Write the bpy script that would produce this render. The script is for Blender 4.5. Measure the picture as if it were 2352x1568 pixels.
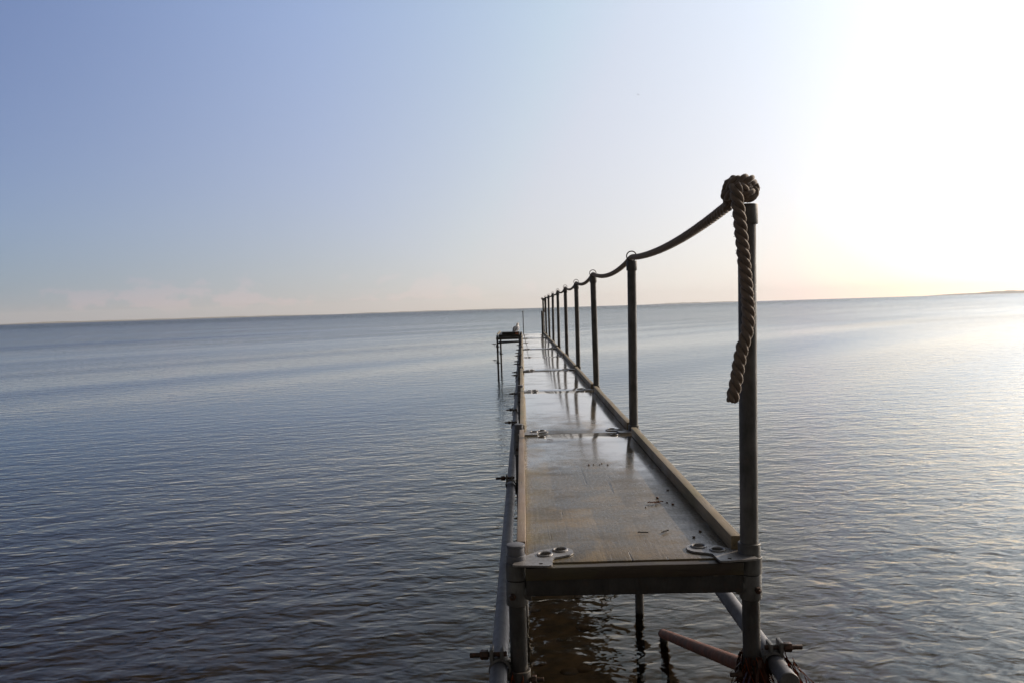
import bpy, bmesh, math, random
from mathutils import Vector, Matrix, noise
R = math.radians
random.seed(11)
sc = bpy.context.scene
for o in list(bpy.data.objects): bpy.data.objects.remove(o)
C = sc.collection

# ------------------------------------------------------------------ camera
CAM_Z = 0.69                       # eye height above the deck surface (deck z = 0)
WATER = -1.01
F, W_, H_ = 1898.0, 2352.0, 1568.0
cam = bpy.data.cameras.new('camera'); co = bpy.data.objects.new('camera', cam); C.objects.link(co)
roll, hc = math.atan(.0310), 709.3
th = math.atan((H_/2 - hc)*math.cos(roll)/F); psi = math.atan((1201 - W_/2)/F)
f = Vector((-math.sin(psi)*math.cos(th), math.cos(psi)*math.cos(th), -math.sin(th)))
r = f.cross(Vector((0, 0, 1))).normalized(); u = r.cross(f)
r2 = r*math.cos(roll) - u*math.sin(roll); u2 = r*math.sin(roll) + u*math.cos(roll)
m3 = Matrix((r2, u2, -f)).transposed()
co.matrix_world = Matrix.Translation((0, 0, CAM_Z)) @ m3.to_4x4()
cam.sensor_width = 22.3; cam.lens = 22.3*F/W_
cam.clip_start = .05; cam.clip_end = 200000
cam.dof.use_dof = False
sc.camera = co

# ------------------------------------------------------------------ sun, sky, exposure
SUN_AZ, SUN_EL = 56.0, 21.0        # degrees to the right of the pier's direction, above the horizon
sd = Vector((math.sin(R(SUN_AZ))*math.cos(R(SUN_EL)), math.cos(R(SUN_AZ))*math.cos(R(SUN_EL)), math.sin(R(SUN_EL))))
GLOW_EL = 13.0                     # middle of the wide milky glow in the low haze under the sun
gd = Vector((math.sin(R(SUN_AZ))*math.cos(R(GLOW_EL)), math.cos(R(SUN_AZ))*math.cos(R(GLOW_EL)), math.sin(R(GLOW_EL))))
sun = bpy.data.lights.new('sun', 'SUN'); sun.energy = 4.2; sun.angle = R(.53); sun.color = (1, .80, .58)
so = bpy.data.objects.new('sun', sun); C.objects.link(so)
so.rotation_euler = (-sd).to_track_quat('-Z', 'Y').to_euler(); so.location = sd*50
sc.view_settings.view_transform = 'Standard'; sc.view_settings.look = 'None'
sc.view_settings.gamma = 1; sc.view_settings.exposure = 0.0
try: sc.view_settings.use_curve_mapping = False
except Exception: pass

class NT:
    """small helper round a node tree"""
    def __init__(s, nt): s.nt = nt; s.L = nt.links
    def n(s, t, **k):
        nd = s.nt.nodes.new(t)
        ins = k.pop('ins', {})
        for a, v in k.items(): setattr(nd, a, v)
        for a, v in ins.items(): s.set(nd.inputs[a], v)
        return nd
    def set(s, sock, v):
        if isinstance(v, bpy.types.NodeSocket): s.L.new(v, sock)
        elif isinstance(v, (tuple, list)) and sock.type == 'RGBA' and len(v) == 3: sock.default_value = (*v, 1)
        else: sock.default_value = v
    def m(s, op, a, b=0.0, c=None, clamp=False):
        nd = s.nt.nodes.new('ShaderNodeMath'); nd.operation = op; nd.use_clamp = clamp
        s.set(nd.inputs[0], a); s.set(nd.inputs[1], b)
        if c is not None: s.set(nd.inputs[2], c)
        return nd.outputs[0]
    def v(s, op, a, b=(0, 0, 0), sc_=None):
        nd = s.nt.nodes.new('ShaderNodeVectorMath'); nd.operation = op
        s.set(nd.inputs[0], a); s.set(nd.inputs[1], b)
        if sc_ is not None: s.set(nd.inputs[3], sc_)
        return nd.outputs[1] if op in ('DOT_PRODUCT', 'LENGTH') else nd.outputs[0]
    def mix(s, fac, a, b, mode='MIX'):
        nd = s.nt.nodes.new('ShaderNodeMix'); nd.data_type = 'RGBA'; nd.blend_type = mode
        s.set(nd.inputs[0], fac); s.set(nd.inputs[6], a); s.set(nd.inputs[7], b)
        return nd.outputs[2]
    def rng(s, x, a, b, c=0.0, d=1.0, smooth=False):
        nd = s.nt.nodes.new('ShaderNodeMapRange'); nd.interpolation_type = 'SMOOTHSTEP' if smooth else 'LINEAR'
        for i, q in enumerate((x, a, b, c, d)): s.set(nd.inputs[i], q)
        return nd.outputs[0]
    def noise(s, vec, scale, detail=3, rough=.55, dist=0.0, col=False):
        nd = s.nt.nodes.new('ShaderNodeTexNoise')
        s.set(nd.inputs['Vector'], vec)
        s.set(nd.inputs['Scale'], scale); s.set(nd.inputs['Detail'], detail)
        s.set(nd.inputs['Roughness'], rough); s.set(nd.inputs['Distortion'], dist)
        return nd.outputs[1] if col else nd.outputs[0]
    def scaled(s, vec, sc3, rotz=0.0, loc=(0, 0, 0)):
        nd = s.nt.nodes.new('ShaderNodeMapping')
        s.set(nd.inputs[0], vec); nd.inputs[1].default_value = loc; nd.inputs[2].default_value = (0, 0, rotz); nd.inputs[3].default_value = sc3
        return nd.outputs[0]
    def crest(s, vec, sc2, deg, loc=(0, 0, 0)):
        """coordinates turned first, then stretched: crests run along the direction deg"""
        a = s.scaled(vec, (1, 1, 1), R(-deg)); return s.scaled(a, (sc2[0], sc2[1], 1), 0, loc)
    def bump(s, h, strength=.3, dist=.002):
        nd = s.nt.nodes.new('ShaderNodeBump'); s.set(nd.inputs['Height'], h)
        nd.inputs['Strength'].default_value = strength; nd.inputs['Distance'].default_value = dist
        return nd.outputs[0]

world = bpy.data.worlds.new('World'); sc.world = world; world.use_nodes = True
w = NT(world.node_tree); world.node_tree.nodes.clear()
sky = w.n('ShaderNodeTexSky', sky_type='NISHITA', sun_disc=False)
sky.sun_elevation = R(SUN_EL); sky.sun_rotation = R(SUN_AZ)
sky.air_density = 1.5; sky.dust_density = 0.4; sky.ozone_density = 3.0; sky.altitude = 0
tc = w.n('ShaderNodeTexCoord'); dirn = w.v('NORMALIZE', tc.outputs['Generated'])
cosd = w.v('DOT_PRODUCT', dirn, tuple(gd))
sep = w.n('ShaderNodeSeparateXYZ', ins={0: dirn})
elev = w.m('MAXIMUM', sep.outputs[2], 0.0)
# a moist autumn sky: broad pale aureole round the sun (thin high haze)
ang = w.m('ARCCOSINE', w.m('MINIMUM', cosd, .9999))
aur = w.m('POWER', 2.71828, w.m('MULTIPLY', ang, -1.6))
lowh = w.m('POWER', 2.71828, w.m('MULTIPLY', elev, -3.0))
base = w.v('MULTIPLY', sky.outputs[0], (0, .0231, .060))
a_col = w.v('ADD', w.v('ADD', w.v('SCALE', (2.22, .50, 1.50), sc_=lowh), (1.16, 1.92, 0)), w.v('SCALE', (0, 0, 3.15), sc_=elev))
core = w.v('SCALE', (9.5, 9.6, 10.6), sc_=w.m('POWER', 2.71828, w.m('MULTIPLY', w.m('ARCCOSINE', w.m('MINIMUM', w.v('DOT_PRODUCT', dirn, tuple(sd)), .9999)), -6.5)))
warm = w.v('SCALE', w.v('SCALE', (1.9, 1.30, 1.05), sc_=lowh), sc_=w.m('POWER', 2.71828, w.m('MULTIPLY', ang, -3.0)))
core = w.v('ADD', core, warm)
a_add = w.v('ADD', core, w.v('SCALE', a_col, sc_=aur))
tot = w.v('ADD', w.v('ADD', base, a_add), w.v('ADD', (0, 0, .160), w.v('SCALE', (0, .056, 0), sc_=lowh)))
# gentle roll-off round the milky glow, so that it fades into the blue over a wide angle
def over(v, lim, k):
    return w.v('SCALE', w.v('MAXIMUM', w.v('SUBTRACT', v, (lim, lim, lim)), (0, 0, 0)), sc_=k)
tot = w.v('ADD', w.v('SUBTRACT', tot, over(tot, .68, .42)), over(tot, 1.25, .8))
# the sky deepens away from the sun and towards the zenith; behind the viewer an unseen even grey, added as neutral fill light
tot = w.v('SCALE', tot, sc_=w.m('SUBTRACT', 1.0, w.m('MULTIPLY', w.rng(ang, 1.15, 1.65, 0, .24, True), w.rng(elev, .10, .40))))
up = w.rng(elev, .32, .62, 0, 1, True)
deep = w.v('ADD', w.v('SCALE', (11.5, 11.7, 12.2), sc_=w.m('POWER', 2.71828, w.m('MULTIPLY', ang, -4.0))), (.014, .015, .017))
tot = w.mix(up, tot, deep)
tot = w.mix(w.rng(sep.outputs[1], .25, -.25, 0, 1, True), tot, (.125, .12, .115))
# small far cumulus low on the left horizon, barely lighter than the air
cd = w.scaled(dirn, (1, 1, 2.0))
cn = w.noise(cd, 26, 6, .6)
cb = w.noise(dirn, 7, 2, .5)
hgt = w.m('MULTIPLY', w.rng(elev, .062, .020, 0, 1), w.rng(elev, .004, .016))
cmask = w.rng(w.m('ADD', w.m('MULTIPLY', cn, .75), w.m('ADD', w.m('MULTIPLY', cb, .45), w.m('MULTIPLY', hgt, .16))), .735, .83, 0, 1, True)
cmask = w.m('MULTIPLY', cmask, hgt)
left = w.rng(sep.outputs[0], .18, -.42, .12, 1, True)
cmask = w.m('MULTIPLY', w.m('MULTIPLY', cmask, left), .85)
tot = w.mix(cmask, tot, w.v('ADD', w.v('MULTIPLY', tot, (1.10, 1.0, 1.0)), (.085, .040, .040)))
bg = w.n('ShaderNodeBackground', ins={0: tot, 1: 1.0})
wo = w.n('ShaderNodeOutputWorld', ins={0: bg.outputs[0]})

# ------------------------------------------------------------------ helpers
def mat(name):
    m = bpy.data.materials.new(name); m.use_nodes = True
    t = NT(m.node_tree); m.node_tree.nodes.clear()
    t.out = t.n('ShaderNodeOutputMaterial')
    t.geo = t.n('ShaderNodeNewGeometry')
    t.tc = t.n('ShaderNodeTexCoord')
    t.P = t.geo.outputs['Position']; t.O = t.tc.outputs['Object']
    return m, t
def principled(t, **k):
    b = t.n('ShaderNodeBsdfPrincipled', ins=k)
    t.L.new(b.outputs[0], t.out.inputs[0]); return b

def obj(name, bm, m=None, parent=None, smooth=True, loc=None):
    me = bpy.data.meshes.new(name); bm.normal_update(); bm.to_mesh(me); bm.free()
    if smooth:
        for p in me.polygons: p.use_smooth = True
        try: me.set_sharp_from_angle(angle=R(38))
        except Exception: pass
    o = bpy.data.objects.new(name, me); C.objects.link(o)
    if m: me.materials.append(m)
    if parent: o.parent = parent
    if loc: o.location = loc
    return o
def thing(name, label, cat, loc=(0, 0, 0), rotz=0, group=None):
    o = bpy.data.objects.new(name, None); C.objects.link(o); o.empty_display_size = .1
    o.location = loc; o.rotation_euler = (0, 0, rotz); tag(o, label, cat, group); return o
def tag(o, label=None, cat=None, group=None, kind=None):
    if label: o['label'] = label
    if cat: o['category'] = cat
    if group: o['group'] = group
    if kind: o['kind'] = kind
    return o
def children(o): return [c for c in C.objects if c.parent == o]
def copy_tree(o, parent=None):
    c = o.copy(); C.objects.link(c)
    if parent: c.parent = parent
    for ch in children(o): copy_tree(ch, c)
    return c

def frame_of(d):
    d = d.normalized(); a = Vector((0, 0, 1)) if abs(d.z) < .9 else Vector((1, 0, 0))
    x = d.cross(a).normalized(); return x, d.cross(x).normalized()
def tube(bm, pts, rad, seg=20, cap=True, bulge=0.0):
    """swept tube with parallel transported frames; rad is a number or a list"""
    pts = [Vector(p) for p in pts]; n = len(pts)
    if not isinstance(rad, (list, tuple)): rad = [rad]*n
    rings = []; x = None
    for i, p in enumerate(pts):
        d = (pts[min(i+1, n-1)] - pts[max(i-1, 0)]).normalized()
        if x is None: x, y = frame_of(d)
        else:
            x = (x - d*x.dot(d)).normalized(); y = d.cross(x).normalized()
        rings.append([bm.verts.new(p + (x*math.cos(a) + y*math.sin(a))*rad[i]) for a in [2*math.pi*k/seg for k in range(seg)]])
    for a, b in zip(rings, rings[1:]):
        for k in range(seg): bm.faces.new((a[k], a[(k+1) % seg], b[(k+1) % seg], b[k]))
    if cap:
        bm.faces.new(rings[0][::-1]); bm.faces.new(rings[-1])
    return rings
def rod(bm, a, b, rad, seg=24, bev=0.0):
    a, b = Vector(a), Vector(b); d = (b-a).normalized()
    if bev > 0: tube(bm, [a, a + d*bev*.3, a+d*bev, b-d*bev, b - d*bev*.3, b], [rad-bev, rad-bev*.3, rad, rad, rad-bev*.3, rad-bev], seg)
    else: tube(bm, [a, b], rad, seg)
def ring_band(bm, c, axis, ro, ri, h, seg=32):
    """hollow collar centred on c"""
    ax = Vector(axis).normalized(); x, y = frame_of(ax); c = Vector(c); e = min(.0012, (ro-ri)*.3)
    prof = [(ri, -h/2), (ro-e, -h/2), (ro, -h/2+e), (ro, h/2-e), (ro-e, h/2), (ri, h/2)]
    rows = [[bm.verts.new(c + ax*hh + (x*math.cos(2*math.pi*k/seg) + y*math.sin(2*math.pi*k/seg))*rr) for k in range(seg)] for rr, hh in prof]
    m_ = len(prof)
    for i in range(m_):
        a, b = rows[i], rows[(i+1) % m_]
        for k in range(seg): bm.faces.new((a[k], a[(k+1) % seg], b[(k+1) % seg], b[k]))
def torus(bm, c, axis, R0, r0, seg=40, rs=10):
    ax = Vector(axis).normalized(); x, y = frame_of(ax); c = Vector(c); rows = []
    for k in range(seg):
        a = 2*math.pi*k/seg; rd = x*math.cos(a) + y*math.sin(a)
        rows.append([bm.verts.new(c + rd*(R0 + r0*math.cos(q)) + ax*r0*math.sin(q)) for q in [2*math.pi*j/rs for j in range(rs)]])
    for k in range(seg):
        a, b = rows[k], rows[(k+1) % seg]
        for j in range(rs): bm.faces.new((a[j], a[(j+1) % rs], b[(j+1) % rs], b[j]))
def box(bm, lo, hi, bev=.002, cuts=0, jitter=0.0, axis=1, seed=0):
    """bevelled box; optional cuts along an axis with slight wander so that edges are not ruler straight"""
    lo, hi = Vector(lo), Vector(hi); b = bmesh.new()
    bmesh.ops.create_cube(b, size=1)
    for v in b.verts: v.co = Vector([(lo[i]+hi[i])/2 + v.co[i]*(hi[i]-lo[i]) for i in range(3)])
    if bev > 0: bmesh.ops.bevel(b, geom=b.edges[:], offset=bev, segments=2, profile=.6, affect='EDGES')
    if cuts:
        for k in range(1, cuts+1):
            p = Vector((0, 0, 0)); p[axis] = lo[axis] + (hi[axis]-lo[axis])*k/(cuts+1)
            nrm = Vector((0, 0, 0)); nrm[axis] = 1
            bmesh.ops.bisect_plane(b, geom=b.verts[:]+b.edges[:]+b.faces[:], plane_co=p, plane_no=nrm)
    if jitter:
        for v in b.verts:
            q = v.co*1.0; s = Vector((seed*3.1, seed*7.7, 0))
            n1 = noise.noise_vector(q*2.3 + s)*jitter + noise.noise_vector(q*14 + s)*jitter*.35
            n1[axis] = 0; v.co += n1
    me = bpy.data.meshes.new('t'); b.to_mesh(me); b.free(); bm.from_mesh(me); bpy.data.meshes.remove(me)
def hexnut(bm, c, axis, rad, h):
    ax = Vector(axis).normalized(); c = Vector(c)
    tube(bm, [c-ax*h/2, c-ax*h*.4, c+ax*h*.4, c+ax*h/2], [rad*.9, rad, rad, rad*.9], 6)
def BM(): return bmesh.new()

# ------------------------------------------------------------------ materials
def metal(name, col, col2, rough=(.35, .6), metallic=.55, scale=14, rust=0.0, dirt=.5):
    m, t = mat(name)
    n1 = t.noise(t.P, scale, 5, .6); n2 = t.noise(t.scaled(t.P, (1, 1, .25)), scale*4, 4, .7)
    c = t.mix(t.rng(n1, .35, .65), col, col2)
    c = t.mix(t.m('MULTIPLY', t.rng(n2, .5, .72), dirt), c, tuple(q*.35 for q in col))
    if rust > 0:
        n3 = t.noise(t.P, scale*2.2, 6, .65)
        c = t.mix(t.m('MULTIPLY', t.rng(n3, .60-rust*.3, .72-rust*.2), min(1, rust*1.5)), c, (.12, .045, .02))
    rg = t.rng(n2, .3, .7, rough[0], rough[1])
    principled(t, **{'Base Color': c, 'Metallic': metallic, 'Roughness': rg, 'Normal': t.bump(t.m('ADD', n2, n1), .35, .0015)})
    return m
GALV = metal('galvanised_steel', (.14, .138, .135), (.07, .068, .066), (.42, .68), .3)
GALV_D = metal('old_dark_steel', (.050, .047, .045), (.028, .026, .025), (.5, .75), .2, 18, .12)
GALV_L = metal('pale_galvanised_pipe', (.125, .128, .145), (.085, .087, .10), (.55, .75), .1, 9, 0, .4)
PLATE = metal('zinc_plate', (.26, .25, .245), (.18, .172, .168), (.35, .6), .4, 22)
IRON = metal('blackened_bolt', (.03, .022, .018), (.055, .03, .02), (.45, .7), .4, 40, .4)
POST = metal('weathered_post_steel', (.115, .112, .108), (.058, .056, .054), (.5, .75), .25, 11, .10, .6)
RED = metal('rust_red_pipe', (.15, .036, .012), (.055, .017, .008), (.65, .9), .0, 16, .25, .4)

def wood(name, col, col2, axis='y', rough=.6, wet=0.0, green=0.0):
    m, t = mat(name)
    s = {'y': (18, 1.2, 18), 'x': (1.2, 18, 18), 'z': (18, 18, 1.2)}[axis]
    g = t.noise(t.scaled(t.P, s), 4, 6, .62, .3); n = t.noise(t.P, 5, 4, .6)
    c = t.mix(t.rng(g, .3, .7), col, col2)
    c = t.mix(t.m('MULTIPLY', t.rng(n, .45, .7), .55), c, tuple(q*.55 for q in col))
    cr = t.noise(t.scaled(t.P, tuple(q*2.2 for q in s)), 5, 3, .5)
    c = t.mix(t.m('MULTIPLY', t.rng(cr, .64, .7), .75), c, (.03, .024, .018))
    if green > 0: c = t.mix(t.m('MULTIPLY', t.rng(t.noise(t.P, 3.1, 5, .6), .45, .62), green), c, (.13, .125, .045))
    h = t.m('SUBTRACT', g, t.m('MULTIPLY', t.rng(cr, .62, .7), .8))
    principled(t, **{'Base Color': c, 'Roughness': t.rng(n, .3, .7, rough-.12, rough+.12), 'Normal': t.bump(h, .5, .002)})
    return m
KERB = wood('weathered_kerb_wood', (.27, .205, .115), (.15, .115, .068), 'y', .62, green=.45)
KERB_R = wood('reddish_kerb_wood', (.24, .17, .115), (.15, .11, .08), 'y', .6, green=.15)
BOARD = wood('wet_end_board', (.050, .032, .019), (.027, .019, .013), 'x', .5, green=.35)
DARKW = wood('dark_wet_timber', (.03, .026, .022), (.02, .018, .016), 'x', .55)

def deck_material():
    m, t = mat('wet_plywood_deck'); P = t.P
    s = t.n('ShaderNodeSeparateXYZ', ins={0: P}); X, Y = s.outputs[0], s.outputs[1]
    # veneer strips: long patches with slightly different tone
    br = t.n('ShaderNodeTexBrick'); br.offset = .37; br.squash = 1
    wv = t.v('ADD', t.scaled(P, (1, 1, 1), R(90)), t.v('ADD', t.v('SCALE', t.noise(P, 1.3, 2, .5, 0, True), sc_=.03), t.v('SCALE', t.noise(P, 22, 4, .6, 0, True), sc_=.018)))
    t.set(br.inputs['Vector'], wv)
    br.inputs['Color1'].default_value = (0, 0, 0, 1); br.inputs['Color2'].default_value = (1, 1, 1, 1); br.inputs['Mortar'].default_value = (.4, .4, .4, 1)
    br.inputs['Scale'].default_value = 1; br.inputs['Mortar Size'].default_value = .0006; br.inputs['Brick Width'].default_value = .93; br.inputs['Row Height'].default_value = .118
    br2 = t.n('ShaderNodeTexBrick'); br2.offset = .61; t.set(br2.inputs['Vector'], t.v('ADD', wv, (.31, .047, 0)))
    br2.inputs['Color1'].default_value = (0, 0, 0, 1); br2.inputs['Color2'].default_value = (1, 1, 1, 1); br2.inputs['Mortar'].default_value = (.5, .5, .5, 1)
    br2.inputs['Scale'].default_value = 1; br2.inputs['Mortar Size'].default_value = .0004; br2.inputs['Brick Width'].default_value = .47; br2.inputs['Row Height'].default_value = .155
    grain = t.noise(t.scaled(P, (38, 2.2, 1)), 2.4, 6, .66, .25)
    fine = t.noise(t.scaled(P, (1, .6, 1)), 95, 4, .7)
    blot = t.noise(t.scaled(P, (1, .8, 1)), 4.2, 6, .62, .4)
    big = t.noise(P, 1.3, 3, .5)
    c = t.mix(br.outputs[0], (.075, .052, .024), (.22, .155, .072))
    c = t.mix(t.m('MULTIPLY', br2.outputs[0], .55), c, (.115, .095, .06))
    c = t.mix(t.rng(blot, .42, .56, 0, .75), c, (.085, .076, .060))
    c = t.mix(t.rng(t.noise(P, 9, 5, .65), .52, .70, 0, .45), c, (.24, .17, .09))
    c = t.mix(t.rng(grain, .52, .72, 0, .55), c, (.085, .075, .055))
    c = t.mix(t.rng(t.noise(P, 30, 3, .6), .62, .70, 0, .6), c, (.06, .055, .04))
    # green-brown stain along the left edge, pale scuffing in the middle
    edge = t.rng(X, .14, -.01, 0, 1, True)
    c = t.mix(t.m('MULTIPLY', t.m('MULTIPLY', edge, t.rng(t.noise(P, 7, 5, .6), .3, .6)), .6), c, (.19, .15, .055))
    c = t.mix(t.m('MULTIPLY', t.rng(X, .44, .54, 0, 1, True), .45), c, (.095, .09, .08))
    # water film: standing water towards the far sections, damp drying wood at the near end
    pud = t.m('ADD', t.m('MULTIPLY', big, .9), t.m('MULTIPLY', blot, .35))
    far = t.rng(Y, 2.2, 5.6, -.33, .36)
    side = t.rng(X, .25, .50, -.04, .20)
    so_ = t.n('ShaderNodeSeparateXYZ', ins={0: t.O}); loc_ = t.rng(so_.outputs[1], .5, 1.7, -.13, .14)
    wet = t.rng(t.m('ADD', t.m('ADD', t.m('ADD', t.m('ADD', pud, loc_), far), side), t.m('MULTIPLY', t.m('SUBTRACT', t.noise(P, 14, 5, .65), .5), .35)), .50, 1.0, 0, 1, True)
    rough = t.rng(wet, 0, 1, .26, .08)
    rough = t.m('ADD', rough, t.m('MULTIPLY', t.rng(fine, .4, .6), t.rng(wet, 0, 1, .14, .02)))
    rough = t.m('ADD', rough, t.m('MULTIPLY', t.rng(t.noise(t.scaled(P, (1, 1.6, 1), 0, (5, 2, 0)), 2.6, 4, .6), .50, .64), .16))
    c = t.mix(t.m('MULTIPLY', wet, .22), c, (.14, .11, .065))
    crack = t.rng(t.noise(t.scaled(P, (26, .9, 1), R(2)), 2.0, 4, .55, .4), .655, .70)
    c = t.mix(t.m('MULTIPLY', crack, .8), c, (.03, .026, .02))
    h = t.m('ADD', t.m('MULTIPLY', grain, .6), t.m('MULTIPLY', fine, .45))
    h = t.m('MULTIPLY', h, t.rng(wet, 0, 1, 1, .10))
    h = t.m('SUBTRACT', h, t.m('MULTIPLY', crack, t.rng(wet, 0, 1, 1.0, .3)))
    swell = t.noise(P, 3.0, 2, .5)
    h = t.m('ADD', h, t.m('MULTIPLY', swell, .25))
    b = principled(t, **{'Base Color': c, 'Roughness': rough, 'Normal': t.bump(h, .8, .0026), 'IOR': 1.42})
    t.set(b.inputs['Coat Weight'], t.m('MULTIPLY', wet, .85)); t.set(b.inputs['Coat Roughness'], .10); t.set(b.inputs['Coat IOR'], 1.33)
    return m
DECK = deck_material()

def rope_material():
    m, t = mat('weathered_rope')
    n = t.noise(t.O, 60, 4, .6); n2 = t.noise(t.O, 420, 3, .6)
    c = t.mix(t.rng(n, .3, .7), (.185, .130, .095), (.11, .080, .060))
    c = t.mix(t.rng(n2, .4, .7, 0, .5), c, (.21, .165, .13))
    principled(t, **{'Base Color': c, 'Roughness': .82, 'Normal': t.bump(n2, .5, .0008), 'Sheen Weight': .35, 'Sheen Roughness': .4})
    return m
ROPE = rope_material()
def plain(name, col, rough=.6, metallic=0.0, var=.25, scale=30, trans=0.0):
    m, t = mat(name); n = t.noise(t.O, scale, 4, .6)
    c = t.mix(t.rng(n, .3, .7), col, tuple(q*(1-var) for q in col))
    b = principled(t, **{'Base Color': c, 'Roughness': rough, 'Metallic': metallic})
    if trans:
        b.inputs['Transmission Weight'].default_value = 0
        tr = t.n('ShaderNodeBsdfTranslucent', ins={0: c}); mx = t.n('ShaderNodeMixShader', ins={0: trans, 1: b.outputs[0], 2: tr.outputs[0]})
        t.L.new(mx.outputs[0], t.out.inputs[0])
    return m
WEED = plain('brown_seaweed', (.09, .028, .012), .22, 0, .5, 60, .35)
WEED_O = plain('orange_brown_seaweed', (.26, .06, .012), .22, 0, .5, 60, .45)
G_WHITE = plain('white_feather', (.72, .70, .68), .75, 0, .08, 40)
G_GREY = plain('grey_feather', (.27, .28, .32), .75, 0, .2, 40)
G_DARK = plain('dark_feather', (.05, .05, .055), .7)
G_ORANGE = plain('orange_skin', (.62, .16, .04), .5)
PEB = plain('brown_pebble', (.10, .06, .035), .5)
LEAF = plain('dead_leaf_brown', (.22, .10, .05), .55, 0, .4, 80, .2)
SHADOWFREE = None

# ------------------------------------------------------------------ water, seabed, far coast
def water_material():
    m, t = mat('sea_water')
    # height field group, sampled three times to get true slopes at any distance
    g = bpy.data.node_groups.new('ripple_height', 'ShaderNodeTree')
    g.interface.new_socket('P', in_out='INPUT', socket_type='NodeSocketVector')
    g.interface.new_socket('H', in_out='OUTPUT', socket_type='NodeSocketFloat')
    q = NT(g); gi = q.n('NodeGroupInput'); go = q.n('NodeGroupOutput'); P = gi.outputs[0]
    h1 = q.noise(q.crest(P, (5.0, 8.6), 7), 1.0, 2, .5, .5)          # ripples, about a quarter metre
    h2 = q.noise(q.crest(P, (10, 17), -14, (3, 7, 0)), 1.0, 2, .45, .3)
    h3 = q.noise(q.crest(P, (1.5, 3.1), 18, (9, 1, 0)), 1.0, 1, .5)   # long low swell
    hh = q.m('ADD', q.m('ADD', q.m('MULTIPLY', h1, .0135), q.m('MULTIPLY', h2, .0046)), q.m('MULTIPLY', h3, .018))
    q.L.new(hh, go.inputs[0])
    e = .012
    def H(off):
        nd = t.n('ShaderNodeGroup'); nd.node_tree = g; t.set(nd.inputs[0], t.v('ADD', t.P, off) if off else t.P); return nd.outputs[0]
    h0, hx, hy = H(None), H((e, 0, 0)), H((0, e, 0))
    # patches of ruffled and of calm water
    sp = t.n('ShaderNodeSeparateXYZ', ins={0: t.P}); Y = sp.outputs[1]
    pat = t.noise(t.crest(t.P, (.02, .11), 38), 1.0, 3, .5)
    pat2 = t.noise(t.crest(t.P, (.0015, .006), 8), 1.0, 3, .5)
    dist = t.v('LENGTH', t.v('MULTIPLY', t.P, (1, 1, 0)))
    patm = t.mix(t.rng(dist, 60, 200), t.rng(pat, .36, .62, .62, 1.25), t.rng(pat2, .36, .62, .85, 1.2))
    amp = t.m('MULTIPLY', patm, t.m('ADD', t.rng(dist, 3, 60, .9, 1.9), t.rng(dist, 60, 500, 0, 2.2)))
    amp = t.m('DIVIDE', amp, -e)
    sx = t.m('MULTIPLY', t.m('SUBTRACT', hx, h0), amp); sy = t.m('MULTIPLY', t.m('SUBTRACT', hy, h0), amp)
    sw = t.noise(t.crest(t.P, (.022, .20), 50, (2, 5, 0)), 1.0, 1, .4)              # broad smooth swells
    sy = t.m('ADD', sy, t.m('MULTIPLY', t.m('SUBTRACT', sw, .5), t.m('MULTIPLY', t.rng(dist, 6, 20, .03, .20), t.rng(dist, 50, 160, 1, .4))))
    sy = t.m('SUBTRACT', sy, t.m('ADD', t.rng(dist, 12, 80, 0, .075), t.rng(dist, 80, 600, 0, .10)))       # wave fronts lean towards the shore
    nv = t.n('ShaderNodeCombineXYZ', ins={0: sx, 1: sy, 2: 1.0})
    N = t.v('NORMALIZE', nv.outputs[0])
    gl = t.n('ShaderNodeBsdfGlossy', ins={'Color': t.mix(t.rng(dist, 4, 14), (1, .97, .88), (.94, .985, 1)), 'Roughness': t.rng(dist, 3, 400, .018, .11), 'Normal': N})
    # thin shallow water near the shore lets the bed through, deeper water further out is dark
    deep = t.rng(dist, 4, 22, 0, 1, True)
    tr = t.n('ShaderNodeBsdfTransparent', ins={0: (.88, .80, .68)})
    df = t.n('ShaderNodeBsdfDiffuse', ins={0: (.010, .016, .020)})
    body = t.n('ShaderNodeMixShader', ins={0: deep, 1: tr.outputs[0], 2: df.outputs[0]})
    fr = t.n('ShaderNodeFresnel', ins={0: t.rng(dist, 4, 14, 1.30, 1.34), 'Normal': N})
    mx = t.n('ShaderNodeMixShader', ins={0: fr.outputs[0], 1: body.outputs[0], 2: gl.outputs[0]})
    t.L.new(mx.outputs[0], t.out.inputs[0])
    return m
def sheet(name, m, z, rads, seg=96):
    bm = BM(); rows = []
    c = bm.verts.new((0, 0, z if not callable(z) else z(0, 0)))
    for rr in rads:
        rows.append([bm.verts.new((rr*math.sin(a), rr*math.cos(a), z(rr*math.sin(a), rr*math.cos(a)) if callable(z) else z)) for a in [2*math.pi*k/seg for k in range(seg)]])
    for k in range(seg): bm.faces.new((c, rows[0][(k+1) % seg], rows[0][k]))
    for a, b in zip(rows, rows[1:]):
        for k in range(seg): bm.faces.new((a[k], a[(k+1) % seg], b[(k+1) % seg], b[k]))
    return obj(name, bm, m)
tag(sheet('water', water_material(), WATER, [5, 20, 100, 500, 2500, 13500]), kind='structure')
def bed_z(x, y): return WATER - .30 - .035*max(0, min(y, 60)) + .05*noise.noise(Vector((x*.9, y*.9, 0)))
m, t = mat('stony_seabed')
n = t.noise(t.P, 6, 6, .65); vo = t.n('ShaderNodeTexVoronoi', ins={0: t.P, 'Scale': 9.0}); vo.feature = 'F1'
c = t.mix(t.rng(n, .35, .65), (.24, .165, .09), (.085, .068, .045))
c = t.mix(t.m('MULTIPLY', t.rng(vo.outputs[0], .25, .05), t.rng(t.noise(t.P, 2, 3), .45, .6, 0, .7)), c, (.19, .13, .075))
principled(t, **{'Base Color': c, 'Roughness': .8})
BED = m
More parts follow.
